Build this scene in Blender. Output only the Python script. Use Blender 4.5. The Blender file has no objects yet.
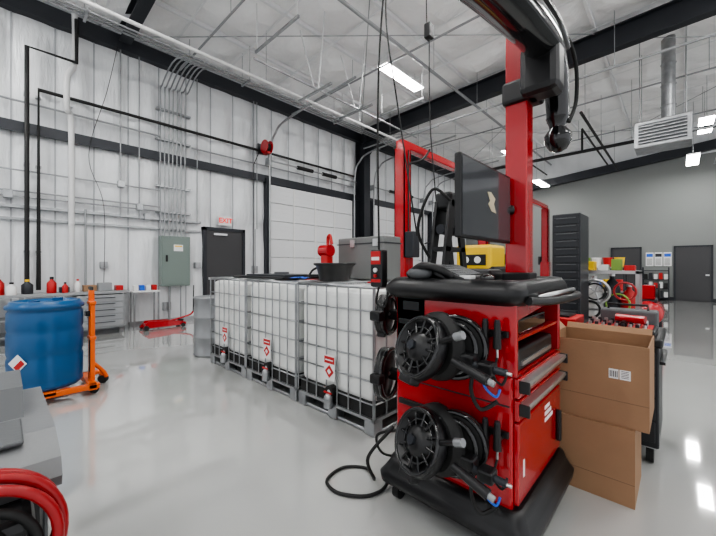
import bpy, bmesh, math, random
from mathutils import Vector, Matrix, noise as mnoise
random.seed(4)
V=Vector
# ------------------------------------------------------------------ materials
MATS={}
def mat(name,col,rough=0.5,metal=0.0,bump=0.0,bscale=20.0,var=0.0,vscale=3.0,emit=0.0,coat=0.0,bdist=0.01,bmap=None):
    if name in MATS: return MATS[name]
    m=bpy.data.materials.new(name); m.use_nodes=True
    nt=m.node_tree; b=nt.nodes['Principled BSDF']
    c=(col[0],col[1],col[2],1)
    b.inputs['Base Color'].default_value=c
    b.inputs['Roughness'].default_value=rough
    b.inputs['Metallic'].default_value=metal
    if coat: b.inputs['Coat Weight'].default_value=coat; b.inputs['Coat Roughness'].default_value=0.05
    if emit:
        b.inputs['Emission Color'].default_value=c; b.inputs['Emission Strength'].default_value=emit
    tc=nt.nodes.new('ShaderNodeTexCoord')
    if var:
        n=nt.nodes.new('ShaderNodeTexNoise'); n.inputs['Scale'].default_value=vscale; n.inputs['Detail'].default_value=5
        nt.links.new(tc.outputs['Object'],n.inputs['Vector'])
        r=nt.nodes.new('ShaderNodeMapRange'); r.inputs['From Min'].default_value=0.3; r.inputs['From Max'].default_value=0.7
        r.inputs['To Min'].default_value=1-var; r.inputs['To Max'].default_value=1+var
        nt.links.new(n.outputs['Fac'],r.inputs['Value'])
        mx=nt.nodes.new('ShaderNodeVectorMath'); mx.operation='SCALE'
        mx.inputs[0].default_value=col[:3]
        nt.links.new(r.outputs['Result'],mx.inputs['Scale'])
        nt.links.new(mx.outputs['Vector'],b.inputs['Base Color'])
    if bump:
        n2=nt.nodes.new('ShaderNodeTexNoise'); n2.inputs['Scale'].default_value=bscale; n2.inputs['Detail'].default_value=6
        src=tc.outputs['Object']
        if bmap:
            mp=nt.nodes.new('ShaderNodeMapping'); mp.inputs['Scale'].default_value=bmap
            nt.links.new(src,mp.inputs['Vector']); src=mp.outputs['Vector']
        nt.links.new(src,n2.inputs['Vector'])
        bp=nt.nodes.new('ShaderNodeBump'); bp.inputs['Strength'].default_value=bump; bp.inputs['Distance'].default_value=bdist
        nt.links.new(n2.outputs['Fac'],bp.inputs['Height']); nt.links.new(bp.outputs['Normal'],b.inputs['Normal'])
    MATS[name]=m; return m
RED=mat('red_paint',(0.44,0.004,0.010),0.22,coat=0.6,var=0.05)
REDM=mat('red_matte',(0.48,0.012,0.012),0.45)
HOSE=mat('red_hose_rubber',(0.36,0.015,0.018),0.3)
BLK=mat('black_plastic',(0.010,0.010,0.011),0.36,bump=0.05,bscale=200)
BLKG=mat('black_gloss',(0.007,0.007,0.008),0.12,coat=0.5)
BLKM=mat('black_rubber',(0.013,0.013,0.013),0.65)
DGR=mat('dark_grey_steel',(0.028,0.031,0.038),0.45,metal=0.2)
GAL=mat('galvanised_steel',(0.40,0.41,0.42),0.35,metal=0.85,var=0.15,vscale=8)
SIL=mat('brushed_aluminium',(0.62,0.62,0.62),0.28,metal=0.9)
PIPEW=mat('white_pipe',(0.66,0.66,0.66),0.4)
PIPEG=mat('grey_conduit',(0.33,0.34,0.35),0.4,metal=0.4)
WHT=mat('white_plastic',(0.78,0.78,0.77),0.4)
TOTE=mat('tote_polyethylene',(0.78,0.79,0.77),0.4,bump=0.1,bscale=6,var=0.04)
BLUE=mat('blue_polyethylene',(0.004,0.080,0.22),0.30,bump=0.08,bscale=10)
BLUEC=mat('blue_cable',(0.02,0.12,0.6),0.4)
ORG=mat('orange_paint',(0.80,0.13,0.008),0.35)
YEL=mat('yellow_paint',(0.85,0.55,0.02),0.4)
GRN=mat('green_plastic',(0.20,0.33,0.06),0.4)
CARD=mat('cardboard',(0.32,0.19,0.108),0.8,bump=0.15,bscale=30,var=0.07,vscale=4)
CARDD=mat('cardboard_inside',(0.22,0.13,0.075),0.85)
TAPE=mat('packing_tape',(0.30,0.18,0.09),0.25)
PANEL=mat('grey_green_enamel',(0.18,0.225,0.205),0.4)
DOOR=mat('door_dark_grey',(0.05,0.05,0.053),0.45)
DRUMG=mat('grey_drum_steel',(0.30,0.31,0.32),0.35,metal=0.3,var=0.1)
GREYP=mat('machine_grey',(0.10,0.105,0.11),0.45,bump=0.1,bscale=60)
GREYM=mat('machine_cover_grey',(0.18,0.185,0.19),0.42,bump=0.08,bscale=60,var=0.08)
GREYL=mat('machine_light_grey',(0.30,0.31,0.32),0.4)
CASE=mat('case_grey',(0.20,0.205,0.20),0.4,metal=0.4)
SCREEN=mat('screen_glass',(0.06,0.062,0.068),0.12,coat=0.6)
MARK=mat('mark_tan',(0.55,0.48,0.33),0.5)
INS=mat('insulation_vinyl',(0.77,0.785,0.80),0.28,bump=1.0,bscale=1.0,bdist=0.08,var=0.06,vscale=2,bmap=(4,5.0,1.1))
CEIL=mat('ceiling_vinyl',(0.92,0.92,0.92),0.33,bump=1.0,bscale=2.2,bdist=0.10,var=0.04,vscale=1.5)
SEAM=mat('seam_tape',(0.40,0.41,0.43),0.4)
STRAP=mat('white_banding',(0.80,0.81,0.82),0.35)
GWALL=mat('grey_painted_wall',(0.22,0.23,0.225),0.7,bump=0.05,bscale=40)
ODOOR=mat('overhead_door_white',(0.72,0.73,0.74),0.4)
LAMP=mat('led_lens',(1.0,0.99,0.97),0.5,emit=50)
EXITR=mat('exit_letters',(0.9,0.03,0.02),0.5,emit=0.4)
STEELD=mat('tool_chest_black',(0.014,0.016,0.02),0.35)
PAPER=mat('label_paper',(0.8,0.8,0.8),0.6)
INK=mat('label_ink',(0.03,0.03,0.03),0.6)
def floor_mat():
    m=bpy.data.materials.new('epoxy_floor'); m.use_nodes=True; nt=m.node_tree; b=nt.nodes['Principled BSDF']
    tc=nt.nodes.new('ShaderNodeTexCoord')
    n=nt.nodes.new('ShaderNodeTexNoise'); n.inputs['Scale'].default_value=0.6; n.inputs['Detail'].default_value=8
    nt.links.new(tc.outputs['Object'],n.inputs['Vector'])
    r=nt.nodes.new('ShaderNodeValToRGB'); r.color_ramp.elements[0].position=0.3; r.color_ramp.elements[1].position=0.7
    r.color_ramp.elements[0].color=(0.41,0.415,0.402,1); r.color_ramp.elements[1].color=(0.48,0.485,0.47,1)
    nt.links.new(n.outputs['Fac'],r.inputs['Fac']); nt.links.new(r.outputs['Color'],b.inputs['Base Color'])
    n2=nt.nodes.new('ShaderNodeTexNoise'); n2.inputs['Scale'].default_value=3; n2.inputs['Detail'].default_value=4
    nt.links.new(tc.outputs['Object'],n2.inputs['Vector'])
    bp=nt.nodes.new('ShaderNodeBump'); bp.inputs['Strength'].default_value=0.12; bp.inputs['Distance'].default_value=0.003
    nt.links.new(n2.outputs['Fac'],bp.inputs['Height']); nt.links.new(bp.outputs['Normal'],b.inputs['Normal'])
    b.inputs['Roughness'].default_value=0.07; b.inputs['Coat Weight'].default_value=1.0; b.inputs['Coat Roughness'].default_value=0.02; b.inputs['Coat IOR'].default_value=1.65
    return m
FLOOR=floor_mat()

# ------------------------------------------------------------------ builder
def catmull(pts,n=8,closed=False):
    pts=[V(p) for p in pts]; out=[]
    N=len(pts)
    rng=range(N if closed else N-1)
    for i in rng:
        if closed: p0,p1,p2,p3=pts[(i-1)%N],pts[i],pts[(i+1)%N],pts[(i+2)%N]
        else:
            p0=pts[max(i-1,0)];p1=pts[i];p2=pts[i+1];p3=pts[min(i+2,N-1)]
        for k in range(n):
            t=k/n
            out.append(0.5*((2*p1)+(-p0+p2)*t+(2*p0-5*p1+4*p2-p3)*t*t+(-p0+3*p1-3*p2+p3)*t**3))
    if not closed: out.append(pts[-1])
    return out
class B:
    def __init__(s,name):
        s.name=name; s.v=[]; s.f=[]; s.mi=[]; s.sm=[]; s.mats=[]; s.M=Matrix.Identity(4)
    def mid(s,m):
        if m not in s.mats: s.mats.append(m)
        return s.mats.index(m)
    def add(s,vs,fs,m,smooth=False):
        o=len(s.v); s.v+=[s.M@V(p) for p in vs]; k=s.mid(m)
        for f in fs: s.f.append([o+i for i in f]); s.mi.append(k); s.sm.append(smooth)
    def box(s,x0,y0,z0,x1,y1,z1,m,bev=0.0,seg=2):
        x0,x1=min(x0,x1),max(x0,x1); y0,y1=min(y0,y1),max(y0,y1); z0,z1=min(z0,z1),max(z0,z1)
        if bev<=0:
            vs=[(x,y,z) for z in (z0,z1) for y in (y0,y1) for x in (x0,x1)]
            s.add(vs,[(0,2,3,1),(4,5,7,6),(0,1,5,4),(2,6,7,3),(0,4,6,2),(1,3,7,5)],m); return
        bm=bmesh.new(); bmesh.ops.create_cube(bm,size=1)
        for v in bm.verts: v.co=V(((x0+x1)/2+v.co.x*(x1-x0),(y0+y1)/2+v.co.y*(y1-y0),(z0+z1)/2+v.co.z*(z1-z0)))
        bev=min(bev,0.49*min(x1-x0,y1-y0,z1-z0))
        bmesh.ops.bevel(bm,geom=list(bm.edges),offset=bev,segments=seg,affect='EDGES',profile=0.5)
        bm.verts.index_update()
        s.add([v.co.copy() for v in bm.verts],[[v.index for v in f.verts] for f in bm.faces],m,False); bm.free()
    def frame(s,ax):
        ax=V(ax).normalized(); u=ax.orthogonal().normalized(); w=ax.cross(u); return ax,u,w
    def cyl(s,p0,p1,r,m,seg=16,r2=None,smooth=True):
        p0,p1=V(p0),V(p1); r2=r if r2 is None else r2
        ax,u,w=s.frame(p1-p0); vs=[]
        for p,rr in ((p0,r),(p1,r2)):
            for i in range(seg):
                a=2*math.pi*i/seg; vs.append(p+u*math.cos(a)*rr+w*math.sin(a)*rr)
        s.add(vs,[(i,(i+1)%seg,seg+(i+1)%seg,seg+i) for i in range(seg)],m,smooth)
        s.add(vs[:seg],[list(range(seg))[::-1]],m); s.add(vs[seg:],[list(range(seg))],m)
    def lathe(s,c,prof,m,axis=(0,0,1),seg=32,smooth=True):
        c=V(c); ax,u,w=s.frame(axis); vs=[]; n=len(prof)
        for r,h in prof:
            for i in range(seg):
                a=2*math.pi*i/seg; vs.append(c+ax*h+u*math.cos(a)*r+w*math.sin(a)*r)
        fs=[]
        for j in range(n-1):
            for i in range(seg): fs.append((j*seg+i,j*seg+(i+1)%seg,(j+1)*seg+(i+1)%seg,(j+1)*seg+i))
        s.add(vs,fs,m,smooth)
        if prof[0][0]>1e-4: s.add(vs[:seg],[list(range(seg))[::-1]],m)
        if prof[-1][0]>1e-4: s.add(vs[-seg:],[list(range(seg))],m)
    def tube(s,pts,r,m,seg=8,n=8,sm=True,closed=False,radii=None):
        P=catmull(pts,n,closed) if sm else [V(p) for p in pts]
        N=len(P); vs=[]; pu=None
        for i,p in enumerate(P):
            a=P[(i-1)%N] if (i>0 or closed) else P[i]; b=P[(i+1)%N] if (i<N-1 or closed) else P[i]
            t=(b-a).normalized()
            if pu is None: u=t.orthogonal().normalized()
            else:
                u=pu-t*pu.dot(t)
                u=u.normalized() if u.length>1e-5 else t.orthogonal().normalized()
            pu=u; w=t.cross(u)
            rr=r if radii is None else radii[min(int(i/n),len(radii)-1)]+(radii[min(int(i/n)+1,len(radii)-1)]-radii[min(int(i/n),len(radii)-1)])*((i%n)/n)
            for k in range(seg):
                an=2*math.pi*k/seg; vs.append(p+u*math.cos(an)*rr+w*math.sin(an)*rr)
        fs=[]
        for i in range(N if closed else N-1):
            j=(i+1)%N
            for k in range(seg): fs.append((i*seg+k,i*seg+(k+1)%seg,j*seg+(k+1)%seg,j*seg+k))
        s.add(vs,fs,m,True)
        if not closed:
            s.add(vs[:seg],[list(range(seg))[::-1]],m); s.add(vs[-seg:],[list(range(seg))],m)
    def torus(s,c,ax,R,r,m,seg=32,k=8):
        ax,u,w=s.frame(ax); c=V(c)
        s.tube([c+u*math.cos(2*math.pi*i/seg)*R+w*math.sin(2*math.pi*i/seg)*R for i in range(seg)],r,m,seg=k,sm=False,closed=True)
    def sphere(s,c,r,m,sc=(1,1,1),seg=16):
        vs=[];fs=[];h=seg//2
        for j in range(h+1):
            th=math.pi*j/h
            for i in range(seg):
                a=2*math.pi*i/seg; vs.append((c[0]+r*sc[0]*math.sin(th)*math.cos(a),c[1]+r*sc[1]*math.sin(th)*math.sin(a),c[2]-r*sc[2]*math.cos(th)))
        for j in range(h):
            for i in range(seg): fs.append((j*seg+i,j*seg+(i+1)%seg,(j+1)*seg+(i+1)%seg,(j+1)*seg+i))
        s.add(vs,fs,m,True)
    def prism(s,poly,axis,a,b,m,smooth=False):
        n=len(poly); vs=[]
        for h in (a,b):
            for p in poly:
                vs.append({'x':(h,p[0],p[1]),'y':(p[0],h,p[1]),'z':(p[0],p[1],h)}[axis])
        s.add(vs,[(i,(i+1)%n,n+(i+1)%n,n+i) for i in range(n)],m,smooth)
        s.add(vs[:n],[list(range(n))[::-1]],m); s.add(vs[n:],[list(range(n))],m)
    def loft(s,layers,m,smooth=True):
        n=len(layers[0][0]); vs=[(p[0],p[1],z) for poly,z in layers for p in poly]; fs=[]
        for j in range(len(layers)-1):
            for i in range(n): fs.append((j*n+i,j*n+(i+1)%n,(j+1)*n+(i+1)%n,(j+1)*n+i))
        s.add(vs,fs,m,smooth); s.add(vs[:n],[list(range(n))[::-1]],m); s.add(vs[-n:],[list(range(n))],m)
    def done(s,parent=None):
        me=bpy.data.meshes.new(s.name); me.from_pydata([tuple(p) for p in s.v],[],s.f)
        for m in s.mats: me.materials.append(m)
        for i,p in enumerate(me.polygons): p.material_index=s.mi[i]; p.use_smooth=s.sm[i]
        bm=bmesh.new(); bm.from_mesh(me); bmesh.ops.recalc_face_normals(bm,faces=bm.faces); bm.to_mesh(me); bm.free()
        o=bpy.data.objects.new(s.name,me); bpy.context.collection.objects.link(o)
        if parent: o.parent=parent
        return o
def text(body,size,loc,rot,m,parent,name='lettering'):
    c=bpy.data.curves.new(name,'FONT'); c.body=body; c.size=size; c.align_x='CENTER'; c.align_y='CENTER'; c.extrude=0.001; c.offset=0.004
    o=bpy.data.objects.new(name,c); bpy.context.collection.objects.link(o); o.location=loc; o.rotation_euler=rot
    c.materials.append(m); o.parent=parent; return o
R90=math.pi/2
def roundrect(x0,y0,x1,y1,r,n=5):
    out=[]
    for cx,cy,a in ((x1-r,y1-r,0),(x0+r,y1-r,90),(x0+r,y0+r,180),(x1-r,y0+r,270)):
        for i in range(n+1):
            t=math.radians(a+90*i/n); out.append((cx+r*math.cos(t),cy+r*math.sin(t)))
    return out

# ------------------------------------------------------------------ room
XL=-8.9; YB=18.3; XR=12; YN=-9
def ceilz(x): return 6.5+0.04*(x-XL)
b=B('floor'); b.box(XL-0.4,YN,-0.2,XR,YB+0.4,0,FLOOR); b.done()
def pillow_wall():
    b=B('wall_left'); zs=[0,2.45,4.0,6.0]; zg=[]
    for a,c in zip(zs,zs[1:]):
        for k in range(12): zg.append((a+(c-a)*k/12,math.sin(math.pi*k/12)))
    zg.append((6.75,0))
    ys=[]; n=int((YB-YN)/0.6)
    for i in range(n):
        for k in range(8): ys.append((YN+(YB-YN)*(i+k/8)/n,abs(math.sin(math.pi*k/8))))
    ys.append((YB,0))
    vs=[];fs=[]
    for y,py in ys:
        for z,pz in zg:
            nz=mnoise.noise(V((y*4.1,z*1.0,0)))*0.07*(py*pz)
            vs.append((XL+0.095*min(1,py*1.15)*min(1,pz*1.5)+nz,y,z))
    m=len(zg)
    for i in range(len(ys)-1):
        for j in range(m-1): fs.append((i*m+j,(i+1)*m+j,(i+1)*m+j+1,i*m+j+1))
    b.add(vs,fs,INS,True)
    b.box(XL-0.3,YN,0,XL-0.02,YB,6.75,INS)
    for i in range(n+1):
        y=YN+(YB-YN)*i/n; b.box(XL-0.01,y-0.012,0,XL+0.02,y+0.012,6.4,SEAM)
    b.done()
pillow_wall()
b=B('trim_wall_left')
b.box(XL,YN,3.92,XL+0.16,YB,4.0,DGR); b.box(XL+0.13,YN,3.8,XL+0.16,YB,3.92,DGR)
b.box(XL,YN,2.42,XL+0.14,3.45,2.47,GAL); b.box(XL+0.05,YN,2.2,XL+0.12,3.45,2.24,GAL)
b.box(XL,YN,6.02,XL+0.2,YB,6.32,DGR)
b.box(XL,YN,0,XL+0.05,3.45,0.1,GAL)
b.done()
b=B('wall_back')
b.box(XL-0.3,YB,0,XR,YB+0.3,5.6,GWALL)
b.box(XL-0.3,YB,5.6,XR,YB+0.3,8,INS)
b.done()
b=B('trim_wall_back')
z0=4.75; s=0.093
b.prism([(XL,z0+0.02),(XR,z0+0.02+s*(XR-XL)),(XR,z0+0.36+s*(XR-XL)),(XL,z0+0.36)],'y',YB-0.25,YB,DGR)
b.box(XL,YB-0.02,0,XR,YB,0.12,DGR)
b.done()
def ceiling():
    b=B('ceiling'); sp=1.5; nx=int((XR-XL)/sp); xs=[];ys=[]
    for i in range(nx):
        for k in range(6): xs.append((XL+sp*(i+k/6),math.sin(math.pi*k/6)))
    xs.append((XL+sp*nx,0))
    ny=int((YB-YN)/1.25)
    for i in range(ny):
        for k in range(5): ys.append((YN+(YB-YN)*(i+k/5)/ny,math.sin(math.pi*k/5)))
    ys.append((YB,0)); vs=[];fs=[]
    for x,px in xs:
        for y,py in ys:
            vs.append((x,y,ceilz(x)-0.16*px*(0.25+0.75*py)+mnoise.noise(V((x*1.8,y*1.8,3)))*0.13*px))
    m=len(ys)
    for i in range(len(xs)-1):
        for j in range(m-1): fs.append((i*m+j,i*m+j+1,(i+1)*m+j+1,(i+1)*m+j))
    b.add(vs,fs,CEIL,False)
    X1=XL+sp*nx
    b.prism([(XL-0.3,6.62),(X1,ceilz(X1)+0.12),(X1,ceilz(X1)+0.2),(XL-0.3,6.72)],'y',YN,YB+0.3,CEIL)
    b.done()
    b=B('ceiling_purlins')
    for i in range(1,nx):
        x=XL+sp*i; z=ceilz(x); b.box(x-0.03,YN,z-0.10,x+0.03,YB,z-0.01,STRAP)
    for i in range(ny):
        y=YN+(YB-YN)*(i+0.0)/ny
        b.prism([(XL,ceilz(XL)-0.11),(X1,ceilz(X1)-0.11),(X1,ceilz(X1)-0.10),(XL,ceilz(XL)-0.10)],'y',y-0.02,y+0.02,STRAP)
    for (xa,ya,xb,yb) in ((-8.6,1.9,-1.4,9.2),(-1.4,1.9,-8.6,9.2),(-8.6,9.4,-1.4,16.7),(-1.4,9.4,-8.6,16.7),(-1.4,9.4,6,16.7),(6,9.4,-1.4,16.7),(-1.4,1.9,6,9.2)):
        b.cyl((xa,ya,ceilz(xa)-0.22),(xb,yb,ceilz(xb)-0.22),0.012,GAL,6)
    b.done()
ceiling()
for Y in (1.8,9.3):
    b=B('roof_frame')
    h=0.5 if Y>5 else 0.3
    z0=6.42-h
    def fl(za,th,w):
        b.prism([(XL+0.3,za),(XR,za+0.025*(XR-XL)),(XR,za+th+0.025*(XR-XL)),(XL+0.3,za+th)],'y',Y-w/2,Y+w/2,DGR)
    fl(z0,0.025,0.22); fl(z0+h-0.025,0.025,0.22); fl(z0,h,0.02)
    if Y>5:
        b.box(XL+0.08,Y-0.16,0,XL+0.1,Y+0.16,6.3,DGR); b.box(XL+0.5,Y-0.16,0,XL+0.52,Y+0.16,6.3,DGR); b.box(XL+0.08,Y-0.012,0,XL+0.52,Y+0.012,6.3,DGR)
        b.prism([(XL+0.5,5.3),(XL+1.3,6.0),(XL+0.5,6.0)],'y',Y-0.012,Y+0.012,DGR)
    b.done()
def ohdoor(y0,y1,zt,k):
    b=B('overhead_door'); X=XL+0.14; n=7; ph=zt/n
    for i in range(n):
        b.box(X,y0,i*ph+0.008,X+0.05,y1,(i+1)*ph-0.008,ODOOR,0.006,1)
        for j in range(3): b.box(X+0.05,y0+0.02,i*ph+ph*(j+1)/4-0.006,X+0.056,y1-0.02,i*ph+ph*(j+1)/4+0.006,ODOOR)
    for j in range(5):
        y=y0+(y1-y0)*j/4; b.box(X+0.056,y-0.03,0.02,X+0.066,y+0.03,zt-0.02,WHT)
    b.box(X-0.08,y0-0.14,0,X+0.1,y0-0.02,zt+0.15,DGR); b.box(X-0.08,y1+0.02,0,X+0.1,y1+0.14,zt+0.15,DGR)
    b.box(X-0.08,y0-0.14,zt+0.02,X+0.04,y1+0.14,zt+0.17,DGR)
    for y in (y0-0.06,y1+0.06):
        b.tube([(X+0.14,y,0.05),(X+0.14,y,zt),(X+0.2,y,zt+1.0),(X+0.4,y,zt+1.35),(X+1.0,y,zt+1.6),(X+3.6,y,zt+1.75)],0.03,GAL,6)
    b.cyl((X+0.18,y0-0.1,zt+0.65),(X+0.18,y1+0.1,zt+0.65),0.025,GAL,10)
    for f in (0.35,0.65): b.cyl((X+0.18,y0+(y1-y0)*f-0.3,zt+0.65),(X+0.18,y0+(y1-y0)*f+0.3,zt+0.65),0.06,BLKM,12)
    b.box(X-0.05,y0-0.1,zt+0.55,X+0.18,y0-0.04,zt+0.75,GAL); b.box(X-0.05,y1+0.04,zt+0.55,X+0.18,y1+0.1,zt+0.75,GAL)
    b.done()
ohdoor(5.4,8.8,3.75,0); ohdoor(10.0,13.4,3.75,1); ohdoor(14.3,17.6,3.75,2)
b=B('door_1'); X=XL+0.02
b.box(X,3.5,0,X+0.16,3.58,2.35,DGR); b.box(X,4.55,0,X+0.16,4.63,2.35,DGR); b.box(X,3.5,2.27,X+0.16,4.63,2.35,DGR)
b.box(X+0.10,3.58,0.01,X+0.13,4.55,2.27,DOOR); b.box(X+0.13,3.62,1.0,X+0.17,4.5,1.06,SIL,0.01); b.box(X+0.13,3.75,2.15,X+0.2,4.1,2.2,SIL)
b.done()
b=B('exit_sign'); b.box(XL+0.12,3.9,2.42,XL+0.18,4.24,2.67,WHT,0.008); b.cyl((XL,4.07,2.6),(XL+0.12,4.07,2.6),0.03,WHT)
o=b.done(); text('EXIT',0.18,(XL+0.185,4.07,2.545),(R90,0,R90),EXITR,o)
for i,(x0,x1) in enumerate(((-2.12,-1.21),(-0.12,0.84))):
    b=B('door_%d'%(i+2)); b.box(x0-0.06,YB-0.06,0,x0,YB,2.14,DGR); b.box(x1,YB-0.06,0,x1+0.06,YB,2.14,DGR); b.box(x0-0.06,YB-0.06,2.08,x1+0.06,YB,2.14,DGR)
    b.box(x0,YB-0.04,0.01,x1,YB-0.005,2.08,DOOR); b.box(x1-0.14,YB-0.08,0.98,x1-0.04,YB-0.04,1.03,SIL)
    b.done()
b=B('notice_board')
for i in range(3):
    x=-1.02+0.27*i
    b.box(x,YB-0.03,1.35,x+0.24,YB-0.005,1.9,PAPER); b.box(x+0.02,YB-0.035,1.72,x+0.22,YB-0.03,1.85,(BLUEC,DGR,BLUEC)[i])
    for j in range(6): b.box(x+0.03,YB-0.035,1.4+0.045*j,x+0.2,YB-0.03,1.415+0.045*j,INK)
b.done()
b=B('display_rack'); 
for z in (0.1,0.45,0.8,1.15): b.box(-1.1,17.7,z,-0.3,18.1,z+0.03,DGR)
for x in (-1.1,-0.33):
    for y in (17.7,18.07): b.box(x,y,0,x+0.03,y+0.03,1.3,DGR)
for z in (0.13,0.48,0.83):
    for k in range(5): b.box(-1.05+0.15*k,17.75,z,-0.94+0.15*k,17.95,z+0.2+0.05*(k%2),(WHT,REDM,WHT,BLK,DGR)[(k+int(z*10))%5],0.01)
b.done()

def highbay(x,y,z):
    b=B('led_high_bay_light'); L=0.8;W=0.17
    b.M=Matrix.Translation((x,y,z))
    b.box(-W,-L,0.0,W,L,0.05,WHT,0.01); b.box(-W+0.02,-L+0.02,-0.012,W-0.02,L-0.02,0.001,LAMP)
    t=ceilz(x)-z-0.05
    for yy in (-0.6,0.6): b.cyl((0,yy,0.05),(0,yy,t),0.006,GAL,6)
    b.done()
for x,y,z in ((-5.2,7.1,6.2),(-5.2,15.0,6.1),(-4.4,16.2,4.95),(0.55,14.3,5.5),(0.32,16.4,5.0),
              (-5.2,0.6,6.1),(-5.2,-4.0,6.1),(-2.2,2.4,6.2),(-1.2,5.4,6.3),(-2.0,-2.5,6.3),(1.5,1.0,6.4),(1.5,8.6,6.4),(1.5,4.8,6.4),  # from here on: extra fixtures out of view, added to light the room
              (2.0,-4,6.4),(5,3,6.5),(5,8,6.5),(5.5,13,6.5),(-7.9,-1.5,6.0)):
    highbay(x,y,z)

# ------------------------------------------------------------------ pipes & conduit
b=B('ceiling_pipework')
def hang(x,y,z): b.cyl((x,y,z),(x,y,ceilz(x)-0.05),0.007,GAL,6)
b.cyl((-6.6,-6,5.4),(-6.6,14,5.4),0.035,PIPEW,10)
for y in range(-5,15,3): hang(-6.6,y,5.4)
for x in (-7.4,-7.5,-7.6): b.cyl((x,-6,5.75),(x,17,5.75),0.02,GAL,8)
for y in range(-5,17,3):
    b.box(-7.7,y-0.02,5.70,-7.3,y+0.02,5.73,GAL); hang(-7.68,y,5.7); hang(-7.32,y,5.7)
b.cyl((-4.2,-6,5.9),(-4.2,17,5.9),0.035,PIPEG,10)
for y in range(-5,17,3): hang(-4.2,y,5.9)
for y in (2.9,6.1,11.5,14.6):
    b.cyl((-8.6,y,6.0),(6,y,6.0),0.022,PIPEG,8)
    for x in (-8,-6,-2.7,0.5,3): hang(x,y,6.0)
b.cyl((-8.2,8.9,5.55),(3,8.9,5.55),0.028,PIPEG,8)
for x in (-7,-4,-1,2): hang(x,8.9,5.55)
b.cyl((-6,12.4,4.9),(4,12.4,4.9),0.05,BLKM,10)
for x in (-5,-3,-1,1,3): hang(x,12.4,4.9)
for x in (-4.5,-2.2,1.4):
    b.cyl((x,12.4,4.9),(x,12.4,5.6),0.03,BLKM,8); b.cyl((x,12.4,5.6),(x,17.5,5.6),0.03,BLKM,8)
    for y in (13.5,16): hang(x,y,5.6)
b.cyl((-1.8,10,5.2),(-1.8,17,5.2),0.035,BLKM,10)
for y in (10.5,13,16): hang(-1.8,y,5.2)
b.cyl((0.9,10,5.0),(0.9,17.5,5.0),0.03,GAL,10)
for y in (10.5,13,16): hang(0.9,y,5.0)
for y in (4.4,5.6):
    b.cyl((-5.1,y,6.4),(-5.3,y,4.9),0.015,PIPEW,6); b.cyl((-5.9,y,6.4),(-5.4,y,4.9),0.015,PIPEW,6); b.box(-5.95,y-0.02,4.88,-4.9,y+0.02,4.92,GAL)
b.cyl((-5.35,3,4.95),(-5.35,8,4.95),0.02,GAL,8)
for y in (3.4,7.2): b.box(-6.0,y-0.02,5.5,-4.6,y+0.02,5.54,GAL); b.cyl((-5.95,y,5.5),(-5.95,y,6.45),0.01,PIPEW,6); b.cyl((-4.65,y,5.5),(-4.65,y,6.45),0.01,PIPEW,6)
b.done()
b=B('wall_pipework')
X=XL+0.2
b.tube([(X,0.46,0.9),(X,0.46,4.65),(X,9.0,4.65)],0.035,BLKM,8,sm=False)
b.tube([(X+0.1,0.3,0.9),(X+0.1,0.3,5.35),(X+0.1,1.0,5.35),(X+0.1,1.0,6.2)],0.035,BLKM,8,sm=False)
b.tube([(X,0.93,0.85),(X,0.93,4.0),(X+0.1,0.86,4.4),(X+0.1,0.86,5.0),(X,0.98,5.4),(X,0.98,6.4)],0.05,PIPEW,10,n=6)
b.tube([(X,1.15,0.9),(X,1.15,2.5)],0.02,PIPEG,8,sm=False)
for z in (1.6,3.2,4.5):
    b.box(XL,0.26,z,X+0.1,0.34,z+0.03,GAL); b.box(XL,0.42,z,X,0.5,z+0.03,GAL); b.box(XL,0.9,z,X,0.96,z+0.03,GAL)
for i in range(7):
    y=2.52+0.09*i
    b.tube([(XL+0.17,y,2.0),(XL+0.17,y,5.2),(XL+0.28+0.02*i,y,5.5),(XL+1.2,y+0.0,5.72),(-7.5,y+0.4,5.78)],0.016,PIPEG,8,n=5)
for z in (2.6,3.2,4.3,5.0): b.box(XL,2.45,z,XL+0.15,3.2,z+0.04,GAL)
for y in (1.75,2.1,3.35,4.9,5.0): b.cyl((XL+0.15,y,2.4),(XL+0.15,y,6.1),0.015,PIPEG,8)
for z in (2.62,2.72,3.1): b.cyl((XL+0.17,-3,z),(XL+0.17,2.5,z),0.015,PIPEG,8)
for y,z in ((2.05,2.6),(1.7,3.05),(0.0,2.58),(3.3,1.3),(2.2,2.4),(1.4,1.3)): b.box(XL+0.05,y,z,XL+0.2,y+0.12,z+0.14,GAL,0.004)
b.cyl((XL+0.2,3.2,4.25),(XL+0.2,9.0,4.25),0.02,PIPEG,8); b.cyl((XL+0.2,-3,4.35),(XL+0.2,2.5,4.35),0.02,PIPEG,8)
b.cyl((XL+0.15,4.95,1.2),(XL+0.15,4.95,2.4),0.014,PIPEG,8); b.box(XL,4.9,1.15,XL+0.17,5.02,1.35,GAL)
b.tube([(XL+0.2,1.45,0.95),(XL+0.2,1.45,2.6),(XL+0.22,1.2,3.6),(XL+0.22,1.5,5.0),(XL+0.2,1.7,6.1)],0.006,BLKM,6)
b.tube([(XL+0.25,4.85,0.9),(XL+0.25,4.85,4.2),(XL+0.3,5.0,4.6)],0.012,BLKM,6,sm=False)
b.done()
b=B('electrical_panel')
b.box(XL+0.1,2.5,0.88,XL+0.33,3.12,2.05,PANEL,0.01); b.box(XL+0.33,2.53,0.92,XL+0.345,3.09,2.01,PANEL,0.005)
b.box(XL+0.345,2.58,1.45,XL+0.36,2.62,1.6,BLK); b.box(XL+0.345,2.75,1.7,XL+0.35,2.95,1.85,PAPER); b.box(XL+0.350,2.77,1.8,XL+0.352,2.93,1.83,YEL)
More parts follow.
